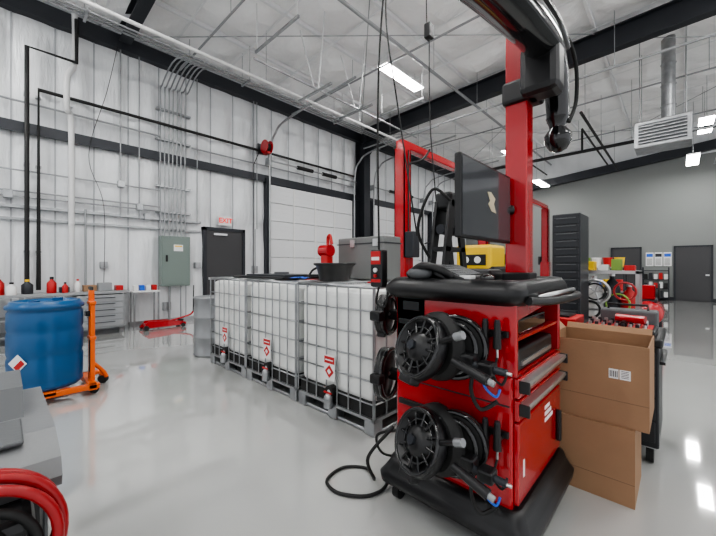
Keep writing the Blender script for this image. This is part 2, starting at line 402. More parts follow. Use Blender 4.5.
b.cyl((XL+0.2,2.7,0.1),(XL+0.2,2.7,0.9),0.025,PIPEG); b.box(XL,2.6,0.3,XL+0.16,2.75,0.5,GAL); b.cyl((XL+0.2,2.95,0.0),(XL+0.2,2.95,0.9),0.015,PIPEG)
b.done()
b=B('hose_reel'); b.M=Matrix.Translation((XL+0.47,5.13,4.7))
b.box(-0.45,-0.1,-0.12,-0.3,0.1,0.16,DGR); b.box(-0.3,-0.04,-0.02,0.0,0.04,0.02,DGR)
b.cyl((0,-0.07,0),(0,0.07,0),0.1,BLKM,20)
for y in (-0.09,0.07): b.cyl((0,y,0),(0,y+0.02,0),0.19,RED,24)
b.box(-0.12,-0.05,-0.2,0.12,0.05,-0.14,REDM,0.01)
b.tube([(0.05,0,-0.1),(0.08,0,-0.3)],0.012,BLKM,6); b.done()
b=B('unit_heater'); b.M=Matrix.Translation((-0.3,10.8,4.15))
b.box(-0.5,-0.35,0,0.5,0.35,0.62,GAL,0.02); b.box(-0.42,-0.37,0.08,0.42,-0.35,0.54,GREYP)
for k in range(6): b.box(-0.42,-0.4,0.1+0.075*k,0.42,-0.36,0.12+0.075*k,GAL)
b.cyl((0.1,0.1,0.6),(0.1,0.1,2.62),0.13,GAL,20)
for z in (1.0,1.5,2.0): b.torus((0.1,0.1,z),(0,0,1),0.135,0.012,GAL,24,6)
for x in (-0.4,0.4):
    for y in (-0.3,0.3): b.cyl((x,y,0.6),(x,y,2.6),0.01,GAL,6)
b.tube([(0.5,0,0.3),(0.9,0,0.35),(0.95,0,1.2),(0.95,0,2.6)],0.03,GAL,8)
b.done()

# ------------------------------------------------------------------ two-post lifts
def lift(x,y0,y1,zt=3.45):
    b=B('two_post_car_lift')
    for y,sg in ((y0,1),(y1,-1)):
        b.box(x-0.3,y-0.22,0,x+0.3,y+0.22,0.02,RED)
        b.box(x-0.11,y-0.10,0.02,x+0.11,y-0.08,zt,RED); b.box(x-0.11,y-0.10,0.02,x-0.09,y+0.10,zt,RED); b.box(x+0.09,y-0.10,0.02,x+0.11,y+0.10,zt,RED); b.box(x-0.11,y+0.08,0.02,x+0.11,y+0.10,zt,RED)
        b.box(x-0.14,y-0.13,0.8,x+0.14,y+0.13,1.5,RED,0.01)
        for q in (-1,1):
            b.tube([(x+0.1*q,y+0.12*sg,0.9),(x+1.0*q,y+0.75*sg,0.9)],0.055,RED,6,sm=False)
            b.cyl((x+1.0*q,y+0.75*sg,0.88),(x+1.0*q,y+0.75*sg,1.02),0.07,BLKM,14)
        b.box(x-0.2,y-0.16,1.4,x-0.13,y+0.05,1.7,BLK,0.01)
        b.cyl((x+0.13,y,0.3),(x+0.13,y,zt-0.05),0.012,BLKM,6)
    b.box(x-0.08,y0-0.10,zt,x+0.08,y1+0.10,zt+0.14,RED,0.02)
    b.box(x+0.11,y0-0.1,1.5,x+0.3,y0+0.1,1.95,DGR,0.02)
    b.tube([(x+0.14,y0,zt-0.3),(x+0.3,y0+0.2,zt-0.2),(x+0.25,y0+0.5,zt+0.05)],0.02,BLKM,6)
    b.done()
lift(-3.6,4.94,8.4); lift(-3.6,10.4,13.8)

# ------------------------------------------------------------------ IBC totes
def tote(x0,y0):
    b=B('ibc_tote'); w=1.0;d=1.2; h=1.2
    T=Matrix.Translation((x0,y0,0)); b.M=T
    b.box(0.03,0.03,0.235,w-0.03,d-0.03,1.15,TOTE,0.06,3)
    b.cyl((w/2,d/2,1.14),(w/2,d/2,1.175),0.11,BLKM,24); b.cyl((w/2,d/2,1.17),(w/2,d/2,1.19),0.085,REDM,20)
    b.box(0.02,0.02,0.13,w-0.02,d-0.02,0.26,BLKM,0.01)
    for z in (0.25,0.43,0.61,0.80,0.99):
        b.tube([(0.012,0.012,z),(w-0.012,0.012,z),(w-0.012,d-0.012,z),(0.012,d-0.012,z)],0.0085,GAL,6,sm=False,closed=True)
    b.tube([(0.012,0.012,h-0.02),(w-0.012,0.012,h-0.02),(w-0.012,d-0.012,h-0.02),(0.012,d-0.012,h-0.02)],0.016,GAL,8,sm=False,closed=True)
    for i in range(8):
        x=0.012+(w-0.024)*i/7
        for y in (0.004,d-0.004): b.cyl((x,y,0.12),(x,y,h-0.02),0.007,GAL,6)
    for i in range(9):
        y=0.012+(d-0.024)*i/8
        for x in (0.004,w-0.004): b.cyl((x,y,0.12),(x,y,h-0.02),0.007,GAL,6)
    for x in (0.3,0.7): b.cyl((x,0.01,h-0.018),(x,d-0.01,h-0.018),0.012,GAL,8)
    b.box(0.0,0.0,0.115,w,0.03,0.14,GAL); b.box(0.0,d-0.03,0.115,w,d,0.14,GAL); b.box(0,0,0.115,0.03,d,0.14,GAL); b.box(w-0.03,0,0.115,w,d,0.14,GAL)
    for y in (0.04,d/2,d-0.04): b.tube([(0.02,y,0.018),(w-0.02,y,0.018)],0.018,GAL,8,sm=False)
    for x in (0.02,w-0.02): b.tube([(x,0.04,0.018),(x,d-0.04,0.018)],0.018,GAL,8,sm=False)
    for x in (0.06,0.5,w-0.06):
        for y in (0.06,d/2,d-0.06): b.box(x-0.055,y-0.055,0.0,x+0.055,y+0.055,0.12,GAL,0.012)
    b.box(0.42,-0.014,0.34,0.56,-0.008,0.56,PAPER)
    b.box(0.425,-0.017,0.49,0.555,-0.013,0.55,REDM); b.box(0.44,-0.018,0.515,0.54,-0.0165,0.525,PAPER)
    b.M=T@Matrix.Translation((0.49,-0.016,0.42))@Matrix.Rotation(math.radians(45),4,'Y'); b.box(-0.04,-0.002,-0.04,0.04,0.002,0.04,REDM); b.box(-0.018,-0.003,-0.018,0.018,0.0,0.018,PAPER); b.M=T
    b.cyl((0.5,0.04,0.25),(0.5,-0.03,0.25),0.05,BLKM,18); b.cyl((0.5,0.0,0.25),(0.5,-0.04,0.18),0.035,GAL,14); b.sphere((0.5,-0.03,0.19),0.045,GAL)
    b.cyl((0.5,-0.03,0.19),(0.5,-0.035,0.11),0.042,GAL,16); b.box(0.45,-0.05,0.235,0.55,-0.035,0.25,REDM,0.004)
    return b.done()
tote(-4.77,2.0); tote(-3.755,2.0); tote(-2.73,2.0)

b=B('plastic_basin'); c=(-2.56,2.34,1.2)
b.lathe(c,[(0.15,0.0),(0.19,0.15),(0.215,0.16),(0.215,0.18),(0.19,0.18),(0.14,0.02),(0.0,0.02)],BLK,seg=28); b.done()
b=B('drum_pump'); x,y=-3.0,2.62
b.cyl((x,y,1.2),(x,y,1.26),0.09,DGR,18); b.box(x-0.06,y-0.05,1.26,x+0.06,y+0.05,1.48,REDM,0.02); b.cyl((x-0.09,y,1.53),(x+0.07,y,1.53),0.07,RED,18)
b.tube([(x+0.02,y,1.58),(x+0.02,y,1.68),(x+0.08,y-0.02,1.7),(x+0.12,y-0.03,1.6)],0.018,REDM,8); b.cyl((x-0.12,y,1.35),(x+0.12,y,1.35),0.025,SIL,10)
b.tube([(x-0.1,y,1.35),(x-0.2,y-0.05,1.3),(x-0.22,y-0.1,1.215)],0.014,BLKM,8); b.done()
b=B('steel_storage_case'); b.box(-3.02,2.82,1.2,-2.3,3.12,1.68,CASE,0.012); b.box(-3.03,2.81,1.60,-2.29,3.13,1.61,DGR)
b.box(-2.8,2.805,1.57,-2.73,2.82,1.65,SIL); b.box(-2.45,2.805,1.57,-2.38,2.82,1.65,SIL); b.done()
b=B('plywood_lid_stack'); b.box(-4.5,2.2,1.2,-3.3,3.0,1.22,BLK); b.box(-4.3,2.3,1.22,-3.4,2.9,1.24,DGR); b.cyl((-3.9,2.6,1.24),(-3.9,2.6,1.27),0.1,GREYP) ;b.done()
b=B('blue_rag') 
vs=[];fs=[]
for i in range(9):
    for j in range(7): vs.append((-3.05+0.025*i,2.12+0.025*j,1.205+0.02+0.018*mnoise.noise(V((i*0.7,j*0.7,1)))))
for i in range(8):
    for j in range(6): fs.append((i*7+j,i*7+j+1,(i+1)*7+j+1,(i+1)*7+j))
b.add(vs,fs,BLUEC,True); b.done()

# ------------------------------------------------------------------ drums
def steel_drum(cx,cy,m):
    b=B('steel_drum'); R=0.285;H=0.88; p=[(R-0.01,0),(R+0.006,0.01),(R+0.006,0.03),(R,0.04)]
    for z in (0.28,0.58): p+=[(R,z-0.03),(R+0.012,z-0.01),(R+0.012,z+0.01),(R,z+0.03)]
    p+=[(R,H-0.03),(R+0.008,H-0.02),(R+0.008,H),(R-0.01,H),(R-0.015,H-0.015),(0,H-0.015)]
    b.lathe((cx,cy,0),p,m); b.cyl((cx+0.15,cy,H-0.02),(cx+0.15,cy,H),0.03,SIL,12); b.done()
steel_drum(-5.26,2.27,DRUMG); steel_drum(-5.45,3.0,DRUMG)
b=B('blue_plastic_drum'); cx,cy=-4.74,0.31; z=0.125; R=0.295
p=[(R-0.03,0),(R,0.03),(R,0.05),(R-0.006,0.07)]
p+=[(R,0.1),(R+0.002,0.3),(R-0.008,0.33),(R+0.002,0.36),(R+0.002,0.55),(R-0.008,0.58),(R+0.002,0.61),(R,0.76),(R-0.015,0.79),(R+0.012,0.80),(R+0.012,0.835),(R-0.01,0.845),(R-0.02,0.87),(R-0.05,0.875),(R-0.06,0.855),(0,0.85)]
b.lathe((cx,cy,z),p,BLUE,seg=48)
b.cyl((cx+0.15,cy-0.1,z+0.85),(cx+0.15,cy-0.1,z+0.885),0.045,BLUE,18); b.cyl((cx-0.15,cy+0.1,z+0.85),(cx-0.15,cy+0.1,z+0.885),0.045,BLUE,18)
b.M=Matrix.Translation((cx,cy,z+0.30))@Matrix.Rotation(math.radians(-46),4,'Z')@Matrix.Translation((0.295,0,0))@Matrix.Rotation(math.radians(45),4,'X')
b.box(0,-0.06,-0.06,0.008,0.06,0.06,PAPER); b.box(0.004,-0.05,-0.05,0.0095,0.05,0.0,REDM); b.M=Matrix.Identity(4)
b.done()
b=B('drum_dolly')
for sx in (-1,1): b.box(cx+0.27*sx-0.03,cy-0.42,0.06,cx+0.27*sx+0.03,cy+0.40,0.115,ORG,0.01)
b.box(cx-0.3,cy+0.30,0.05,cx+0.3,cy+0.38,0.115,ORG,0.01); b.box(cx-0.3,cy-0.42,0.05,cx+0.3,cy-0.34,0.115,ORG,0.01); b.box(cx-0.3,cy-0.05,0.08,cx+0.3,cy+0.05,0.12,ORG)
for sx in (-1,1):
    for y in (cy-0.38,cy+0.36): b.cyl((cx+0.27*sx-0.055,y,0.04),(cx+0.27*sx-0.03,y,0.04),0.04,BLKM,16)
px,py=cx+0.02,cy+0.36
b.box(px-0.028,py-0.02,0.1,px+0.028,py+0.03,1.08,ORG,0.006); b.box(px+0.10,py-0.02,0.1,px+0.125,py+0.02,0.95,ORG,0.004)
b.tube([(px,py,1.07),(px-0.1,py+0.02,1.1),(px-0.2,py+0.02,1.1)],0.018,BLKM,8)
for zz in (0.55,0.93): b.box(px-0.03,py-0.03,zz,px+0.14,py+0.03,zz+0.04,ORG,0.01)
b.cyl((px+0.05,py,0.2),(px+0.05,py,0.55),0.022,BLK,10)
b.box(px-0.06,py-0.05,0.8,px+0.06,py,0.86,BLK,0.01)
b.tube([(px-0.05,py+0.02,0.14),(px-0.1,py+0.08,0.14),(px-0.12,py+0.13,0.1)],0.025,ORG,8); b.cyl((px-0.14,py+0.13,0.05),(px-0.10,py+0.13,0.05),0.05,BLKM,16)
b.tube([(px+0.02,py,0.3),(px+0.02,py+0.1,0.18),(px+0.02,py+0.14,0.1)],0.02,ORG,8)
b.done()

# ------------------------------------------------------------------ bench on left wall
b=B('workbench')
for y in (-3.0,-1.4,0.2,1.72): 
    for x in (XL+0.15,XL+0.62): b.box(x,y,0,x+0.05,y+0.05,0.82,GAL)
b.box(XL+0.14,-3.05,0.8,XL+0.7,1.8,0.85,GREYL,0.005)
for z in (0.12,0.4): b.box(XL+0.14,-3.0,z,XL+0.68,1.75,z+0.03,GAL)
b.box(XL+0.16,0.95,0.15,XL+0.7,1.72,0.78,GREYL,0.01)
for k in range(5): b.box(XL+0.7,0.98,0.17+0.12*k,XL+0.715,1.69,0.275+0.12*k,GREYL,0.005); b.box(XL+0.715,1.1,0.24+0.12*k,XL+0.73,1.55,0.252+0.12*k,DGR)
b.done()
def bottle(name,x,y,z,h,r,m,mc):
    b=B(name); b.lathe((x,y,z),[(r*0.95,0),(r,0.02),(r,h*0.62),(r*0.4,h*0.8),(r*0.35,h*0.86)],m,seg=18); b.cyl((x,y,z+h*0.85),(x,y,z+h),r*0.42,mc,12); b.done()
bottle('solvent_bottle',XL+0.45,-0.05,0.85,0.32,0.07,REDM,WHT); bottle('solvent_bottle',XL+0.5,0.62,0.85,0.3,0.07,REDM,BLK)
bottle('spray_bottle',XL+0.45,1.0,0.85,0.25,0.05,WHT,REDM); bottle('spray_bottle',XL+0.5,-0.25,0.85,0.28,0.06,WHT,BLUEC)
bottle('oil_jug',XL+0.45,0.3,0.85,0.26,0.08,DGR,YEL); bottle('oil_jug',XL+0.6,0.1,0.85,0.22,0.07,WHT,BLK); bottle('spray_bottle',XL+0.6,0.8,0.85,0.2,0.045,REDM,BLK)
b=B('parts_boxes')
for k,(y,w,h,m) in enumerate(((1.18,0.2,0.12,CARD),(1.42,0.22,0.16,GREYL),(0.8,0.14,0.1,DGR),(-0.8,0.3,0.2,DGR),(1.66,0.12,0.1,REDM))): b.box(XL+0.34,y-w/2,0.852,XL+0.55,y+w/2,0.852+h,m,0.006)
b.done()
b=B('cleanup_shelf')
b.box(XL+0.14,1.9,0.78,XL+0.5,2.42,0.81,WHT,0.004)
for y in (1.92,2.38):
    b.box(XL+0.14,y,0,XL+0.17,y+0.03,0.78,GAL); b.box(XL+0.46,y,0,XL+0.49,y+0.03,0.78,GAL)
for k in range(4): b.box(XL+0.2,1.95+0.12*k,0.81,XL+0.35,2.04+0.12*k,0.93,(WHT,BLUEC,WHT,REDM)[k],0.01)
b.done()
b=B('floor_jack'); X=-8.2
for sx in (-0.12,0.12): b.prism([(2.0,0.05),(2.1,0.18),(2.5,0.16),(2.85,0.1),(2.85,0.04),(2.0,0.04)],'x',X+sx-0.012,X+sx+0.012,RED)
b.box(X-0.12,2.05,0.06,X+0.12,2.2,0.14,RED,0.01); b.box(X-0.05,2.3,0.08,X+0.05,2.82,0.13,RED,0.01); b.cyl((X,2.78,0.12),(X,2.78,0.15),0.06,DGR,16)
for y,r in ((2.06,0.05),(2.78,0.04)):
    for sx in (-0.16,0.16): b.cyl((X+sx-0.02,y,r),(X+sx+0.02,y,r),r,BLKM,16)
b.tube([(X,2.5,0.12),(X,2.95,0.22),(X,3.05,0.3)],0.02,RED,8,n=6); b.cyl((X,3.05,0.28),(X-0.1,3.1,0.9),0.012,BLK,8); b.cyl((X,2.1,0.05),(X,2.3,0.1),0.04,RED,12); b.done()

# ------------------------------------------------------------------ alignment cart
b=B('wheel_alignment_console')
x0,x1,y0,y1=-1.21,-0.535,1.6,2.37
def rr(e,r=0.06): return roundrect(x0-e-0.01,y0-e,x1+e,y1+e*0.3,r,5)
b.loft([(rr(0.045),0.085),(rr(0.075),0.10),(rr(0.08),0.14),(rr(0.06),0.165),(rr(0.04),0.20),(rr(0.03),0.23),(rr(0.01),0.235)],BLK)
for cx_,cy_ in ((x0+0.02,y0+0.0),(x1-0.06,y0+0.02),(x0+0.03,y1-0.04),(x1-0.06,y1-0.04)):
    b.cyl((cx_-0.02,cy_,0.045),(cx_+0.02,cy_,0.045),0.045,BLKM,18); b.box(cx_-0.03,cy_-0.03,0.06,cx_-0.022,cy_+0.03,0.1,SIL); b.box(cx_+0.022,cy_-0.03,0.06,cx_+0.03,cy_+0.03,0.1,SIL)
b.box(x0,y0,0.2,x1-0.02,y1,0.84,RED,0.012)
b.box(x0,y0,0.84,x1,y0+0.03,1.18,RED,0.008); b.box(x0,y1-0.03,0.84,x1,y1,1.18,RED,0.008); b.box(x0,y0,0.84,x0+0.2,y1,1.18,RED,0.008)
b.box(x1-0.28,y0+0.03,0.84,x1-0.26,y1-0.03,1.18,BLK)
b.box(x1-0.26,y0+0.03,1.0,x1-0.01,y1-0.03,1.015,RED); b.box(x1-0.22,y0+0.1,1.016,x1-0.03,y1-0.2,1.09,BLKG,0.01)
b.box(x1-0.24,y0+0.08,0.842,x1-0.02,y1-0.1,0.95,BLK,0.015); b.box(x1-0.03,y0+0.12,0.87,x1-0.012,y1-0.15,0.89,SIL)
b.prism([(y0+0.03,1.18),(y0+0.03,1.10),(y1-0.03,1.16),(y1-0.03,1.18)],'x',x1-0.02,x1-0.002,RED)
b.box(x1-0.02,y0+0.02,0.74,x1+0.005,y1-0.02,0.835,RED,0.006); b.box(x1-0.02,y0+0.02,0.635,x1+0.005,y1-0.02,0.73,RED,0.006)
b.box(x1-0.02,y0+0.02,0.25,x1+0.003,y1-0.02,0.625,RED,0.006)
for z in (0.80,0.695):
    b.prism([(x1+0.004,z-0.02),(x1+0.035,z-0.012),(x1+0.045,z+0.01),(x1+0.04,z+0.022),(x1+0.004,z+0.022)],'y',y0+0.03,y1-0.05,SIL); b.box(x1+0.004,y0+0.02,z-0.03,x1+0.05,y0+0.034,z+0.025,BLK,0.004); b.box(x1+0.004,y1-0.056,z-0.03,x1+0.05,y1-0.04,z+0.025,BLK,0.004)
b.box(x1+0.003,y1-0.12,0.32,x1+0.03,y1-0.09,0.5,BLK,0.008)
for k in range(3): b.box(x1+0.003,y1-0.34,0.50+0.034*k,x1+0.0045,y1-0.34+0.15-0.03*k,0.52+0.034*k,PAPER)
b.box(x1+0.003,y0+0.08,0.36,x1+0.0045,y0+0.10,0.44,PAPER)
b.box(x0+0.03,y0-0.004,0.70,x1-0.03,y0,0.706,DGR); b.box(x0+0.03,y0-0.02,1.02,x1-0.03,y0,1.05,BLK,0.004); b.box(x0+0.03,y0-0.02,0.56,x1-0.03,y0,0.59,BLK,0.004)
b.box(x0+0.05,y0-0.006,1.10,x0+0.16,y0-0.0,1.15,BLK)
def rt(e,r=0.09): return roundrect(x0-e,y0-e,x1+e*0.7,y1+e*0.4,r,6)
b.loft([(rt(0.02),1.165),(rt(0.055),1.185),(rt(0.07),1.21),(rt(0.07),1.235),(rt(0.05),1.262),(rt(0.03),1.282),(rt(0.005),1.285),(rt(-0.02),1.268),(rt(-0.05),1.262)],BLK)
b.tube([(x1+0.05,y0+0.15,1.2),(x1+0.09,y0+0.17,1.215),(x1+0.09,y1-0.1,1.215),(x1+0.05,y1-0.08,1.2)],0.012,SIL,8,sm=False)
b.tube([(x1+0.05,y0+0.0,1.195),(x1+0.1,y0+0.2,1.185),(x1+0.12,y0+0.5,1.185),(x1+0.1,y1-0.05,1.185),(x1+0.03,y1+0.02,1.195)],0.02,BLK,8)
# keyboard raked on its stand
b.M=Matrix.Translation((-0.95,1.85,1.31))@Matrix.Rotation(math.radians(8),4,'Z')@Matrix.Rotation(math.radians(20),4,'Y')
b.box(-0.11,-0.22,-0.03,0.11,0.22,0.015,BLK,0.006)
for i in range(5):
    for j in range(14): b.box(-0.08+0.033*i,-0.21+0.03*j,0.015,-0.052+0.033*i,-0.186+0.03*j,0.022,GREYP)
b.M=Matrix.Identity(4)
b.sphere((-0.72,1.72,1.285),0.05,BLKG,(0.7,1.1,0.5)); b.sphere((-1.05,1.60,1.31),0.06,GREYP,(1.3,0.8,0.6)); b.box(-1.2,1.75,1.26,-1.08,1.95,1.35,BLK,0.02)
b.tube([(-1.12,1.60,1.30),(-1.02,1.58,1.35),(-0.92,1.60,1.33),(-0.88,1.64,1.29)],0.022,BLK,8)
b.box(-0.86,1.66,1.28,-0.78,1.72,1.30,WHT,0.004)
# tall A-shaped bracket at the back corner, low printer behind the keyboard
b.box(-1.2,2.1,1.25,-0.86,2.34,1.33,BLK,0.03)
for xx in (-1.24,-1.14): b.prism([(1.98,1.27),(2.04,1.27),(2.12,1.62),(2.2,1.62),(2.28,1.27),(2.34,1.27),(2.24,1.80),(2.08,1.80)],'x',xx,xx+0.02,BLK)
b.box(-1.24,2.08,1.74,-1.12,2.24,1.86,BLK,0.02); b.box(-1.24,2.02,1.45,-1.12,2.3,1.48,BLK); b.cyl((-1.18,2.05,1.6),(-1.18,2.26,1.6),0.035,DGR,14)
b.tube([(-1.2,1.95,1.4),(-1.26,1.9,1.6),(-1.2,1.98,1.86),(-1.1,2.05,1.78)],0.01,BLKM,6)
b.box(-0.80,1.9,1.52,-0.78,2.25,1.60,BLK) ; b.tube([(-0.76,2.2,1.70),(-0.84,2.1,1.70),(-0.84,1.9,1.70)],0.03,BLK,8)
mx,my=-0.73,2.26
b.box(mx-0.075,my-0.06,1.25,mx+0.055,my+0.06,2.80,RED,0.008); b.box(mx-0.09,my-0.075,1.25,mx+0.075,my+0.075,1.31,BLK,0.01)
b.box(mx-0.09,my-0.09,2.36,mx+0.12,my+0.08,2.50,BLK,0.02); b.box(mx+0.03,my-0.14,2.36,mx+0.24,my+0.04,2.66,BLK,0.04)
b.box(mx-0.04,my-0.08,2.76,mx+0.02,my+0.02,2.86,BLK,0.01)
bx=-0.58
pts=[(bx,0.35,2.12),(bx,0.75,2.34),(bx,1.25,2.50),(bx,1.75,2.60),(bx,2.15,2.65),(bx,2.38,2.60),(bx,2.48,2.47),(bx,2.51,2.30)]
b.tube(pts,0.07,BLKG,20,radii=[0.07,0.095,0.105,0.105,0.10,0.085,0.07,0.065])
b.tube([(p[0]-0.10,p[1],p[2]+0.09) for p in pts[:-3]],0.04,BLKG,12)
b.tube([(p[0]+0.07,p[1],p[2]+0.09) for p in pts[:-2]],0.03,BLKG,12)
b.lathe((bx,2.52,2.10),[(0.02,0),(0.05,0.015),(0.078,0.06),(0.08,0.11),(0.05,0.15),(0.05,0.17),(0.068,0.22)],BLKG,axis=(0,-0.1,1),seg=20)
b.lathe((bx,0.33,1.98),[(0.03,0),(0.085,0.03),(0.09,0.1),(0.07,0.2)],BLKG,seg=20)
b.tube([(bx+0.05,2.1,2.70),(bx+0.09,2.34,2.72),(bx+0.10,2.52,2.62),(bx+0.09,2.57,2.42),(bx+0.06,2.52,2.28)],0.012,BLKM,8)
b.tube([(-0.7,2.2,2.82),(-0.74,2.05,2.9),(-0.65,1.9,2.75),(-0.6,1.95,2.62)],0.01,BLKM,6)
b.box(-0.80,1.52,1.49,-0.765,2.185,1.905,BLK,0.008); b.box(-0.766,1.535,1.505,-0.762,2.17,1.89,SCREEN); b.box(-0.84,1.7,1.55,-0.80,2.0,1.8,BLK,0.01)
b.M=Matrix.Translation((-0.7615,1.88,1.71)); b.prism([(-0.045,-0.02),(0.0,-0.055),(0.06,-0.06),(0.03,-0.01),(0.05,0.02),(-0.01,0.05),(-0.055,0.045),(-0.02,0.0)],'x',0,0.002,MARK); b.M=Matrix.Identity(4)
def head(c,n,R=0.165):
    M0=b.M; n=V(n).normalized(); up=V((0,0,1)); u=up.cross(n).normalized(); w=n.cross(u)
    b.M=M0@Matrix.Translation(c)@Matrix(((u.x,w.x,n.x,0),(u.y,w.y,n.y,0),(u.z,w.z,n.z,0),(0,0,0,1)))
    b.lathe((0,0,0),[(0.05,-0.06),(R*0.9,-0.055),(R,-0.035),(R,0.0),(R*0.96,0.014),(R*0.84,0.014),(R*0.80,-0.012),(R*0.5,-0.014),(R*0.42,0.02),(R*0.2,0.035),(0,0.035)],BLK,seg=36)
    for k in range(12):
        a=2*math.pi*k/12; b.cyl((math.cos(a)*R*0.35,math.sin(a)*R*0.35,0.005),(math.cos(a)*R*0.88,math.sin(a)*R*0.88,0.0),0.007,BLKG,6)
    b.torus((0,0,0.012),(0,0,1),R*0.92,0.01,BLKG,36,8); b.torus((0,0,0.0),(0,0,1),R*0.62,0.006,BLKG,30,6)
    b.cyl((0,0,0.03),(0,0,0.05),R*0.16,DGR,6)
    b.box(-0.05,-R-0.02,-0.04,0.05,-R*0.8,0.02,BLK,0.01)
    b.M=M0
for zc in (0.955,0.495):
    c=V((-0.93,1.40,zc)); head(c,(-0.30,-0.88,0.38),0.16)
    b.lathe((-0.88,1.45,zc+0.005),[(0.14,0.0),(0.165,0.02),(0.168,0.05),(0.13,0.08),(0.05,0.10)],BLKM,axis=(0.3,0.95,-0.1),seg=32)
    b.lathe((-0.78,1.50,zc+0.01),[(0.03,-0.03),(0.14,-0.028),(0.15,-0.01),(0.15,0.012),(0.12,0.02),(0.04,0.02)],BLKM,axis=(0.25,-0.95,0.1),seg=32)
    b.torus((-0.78,1.48,zc+0.01),(0.25,-0.95,0.1),0.143,0.012,BLKG,32,8); b.torus((-0.79,1.455,zc+0.01),(0.25,-0.95,0.1),0.12,0.012,BLKG,32,8)
    b.cyl((-0.95,1.44,zc-0.03),(-0.52,1.44,zc-0.05),0.016,DGR,10); b.box(-0.80,1.42,zc-0.06,-0.66,1.50,zc+0.0,BLK,0.012); b.box(-0.64,1.41,zc-0.075,-0.57,1.48,zc-0.02,BLK,0.01)
    b.cyl((-0.83,1.38,zc+0.03),(-0.70,1.36,zc+0.09),0.014,BLK,8); b.cyl((-0.71,1.36,zc+0.085),(-0.67,1.355,zc+0.10),0.019,DRUMG,10)
    b.cyl((-0.72,1.36,zc-0.02),(-0.56,1.35,zc-0.07),0.018,BLK,10,r2=0.024); b.cyl((-0.56,1.35,zc-0.07),(-0.535,1.35,zc-0.078),0.014,DRUMG,8)
    b.cyl((-0.56,1.44,zc-0.05),(-0.50,1.44,zc-0.052),0.008,SIL,8)
    b.tube([(-0.62,1.43,zc-0.06),(-0.605,1.42,zc-0.12),(-0.565,1.44,zc-0.16),(-0.555,1.46,zc-0.13)],0.0055,BLUEC,6)
    b.tube([(-0.66,1.45,zc-0.05),(-0.68,1.45,zc-0.16),(-0.64,1.46,zc-0.24),(-0.58,1.5,zc-0.20)],0.009,BLKM,6)
    b.box(-0.98,1.44,zc-0.04,-0.9,1.605,zc+0.04,BLK,0.01); b.box(-0.8,1.5,zc-0.03,-0.74,1.605,zc+0.03,BLK,0.01)
    for q,xx in enumerate((-0.655,-0.60)):
        b.cyl((xx,1.545,zc+0.02),(xx,1.545,zc+0.14),0.019,BLK,12,r2=0.014); b.cyl((xx,1.545,zc+0.14),(xx,1.545,zc+0.15),0.012,DGR,10); b.cyl((xx,1.545,zc-0.02),(xx,1.545,zc+0.03),0.006,SIL,8)
        b.tube([(xx,1.545,zc-0.02),(xx-0.01,1.53,zc-0.1),(xx+0.03,1.52,zc-0.13),(xx+0.05,1.53,zc-0.08)],0.006,BLKM,6)
        b.box(xx-0.012,1.545,zc+0.06,xx+0.012,1.605,zc+0.08,BLK)
for zc,R in ((0.64,0.165),(1.03,0.13)):
    head(V((-1.45,1.76,zc)),(-0.9,-0.42,0.05),R); b.torus((-1.39,1.77,zc),(1,0.25,0),R*0.95,0.016,BLKG,30,8); b.box(-1.44,1.74,zc-0.03,-1.2,1.82,zc+0.03,BLK,0.01)
    b.cyl((-1.38,1.6,zc),(-1.38,1.92,zc+0.02),0.015,SIL,8); b.box(-1.40,1.57,zc-0.02,-1.32,1.63,zc+0.04,BLK,0.01)
b.tube([(-1.2,1.56,0.42),(-1.3,1.45,0.25),(-1.34,1.55,0.06),(-1.5,1.66,0.012),(-1.62,1.56,0.012),(-1.60,1.40,0.012),(-1.48,1.36,0.012),(-1.36,1.42,0.012),(-1.30,1.50,0.012),(-1.29,1.60,0.02),(-1.33,1.70,0.08),(-1.29,1.75,0.12)],0.010,BLKM,8)
b.tube([(-1.25,1.65,0.35),(-1.36,1.60,0.30),(-1.44,1.75,0.10),(-1.40,1.95,0.012),(-1.30,2.1,0.012),(-1.20,2.0,0.08)],0.008,BLKM,8)
b.done()
b=B('lift_pendant_control'); x,y=-1.345,1.60
b.tube([(-1.3,1.9,6.6),(-1.34,1.75,4),(x,y,2.6),(x,y,1.44)],0.006,BLKM,6,n=10); b.box(x-0.048,y-0.03,1.22,x+0.048,y+0.03,1.45,BLK,0.012)
b.M=Matrix.Translation((x,y,0))
b.box(-0.038,-0.034,1.36,0.038,-0.029,1.44,REDM,0.003); b.box(-0.03,-0.036,1.385,0.03,-0.033,1.405,PAPER); b.box(-0.038,-0.034,1.25,0.038,-0.029,1.27,REDM,0.003); b.cyl((0,-0.03,1.325),(0,-0.04,1.325),0.014,PAPER,12); b.cyl((0,-0.03,1.29),(0,-0.042,1.29),0.011,REDM,12)
b.M=Matrix.Identity(4); b.tube([(x,y,1.22),(x-0.02,y,1.12),(x+0.03,y+0.02,1.10),(x+0.05,y+0.03,1.2)],0.007,BLKM,6); b.done()
b=B('hanging_power_cords')
b.tube([(-2.6,3.3,6.6),(-2.52,3.2,5.2),(-2.42,3.0,4.2),(-2.30,3.05,3.2),(-2.2,3.3,1.7)],0.009,BLKM,6,n=10)
b.tube([(-2.2,3.5,6.6),(-2.2,3.5,4.4),(-2.15,3.48,4.2)],0.007,BLKM,6,n=10); b.box(-2.2,3.44,4.05,-2.12,3.54,4.22,BLK,0.01)
b.tube([(-2.15,3.48,4.05),(-2.1,3.42,3.0),(-2.0,3.4,1.8),(-2.1,3.3,1.6)],0.007,BLKM,6,n=10); b.done()

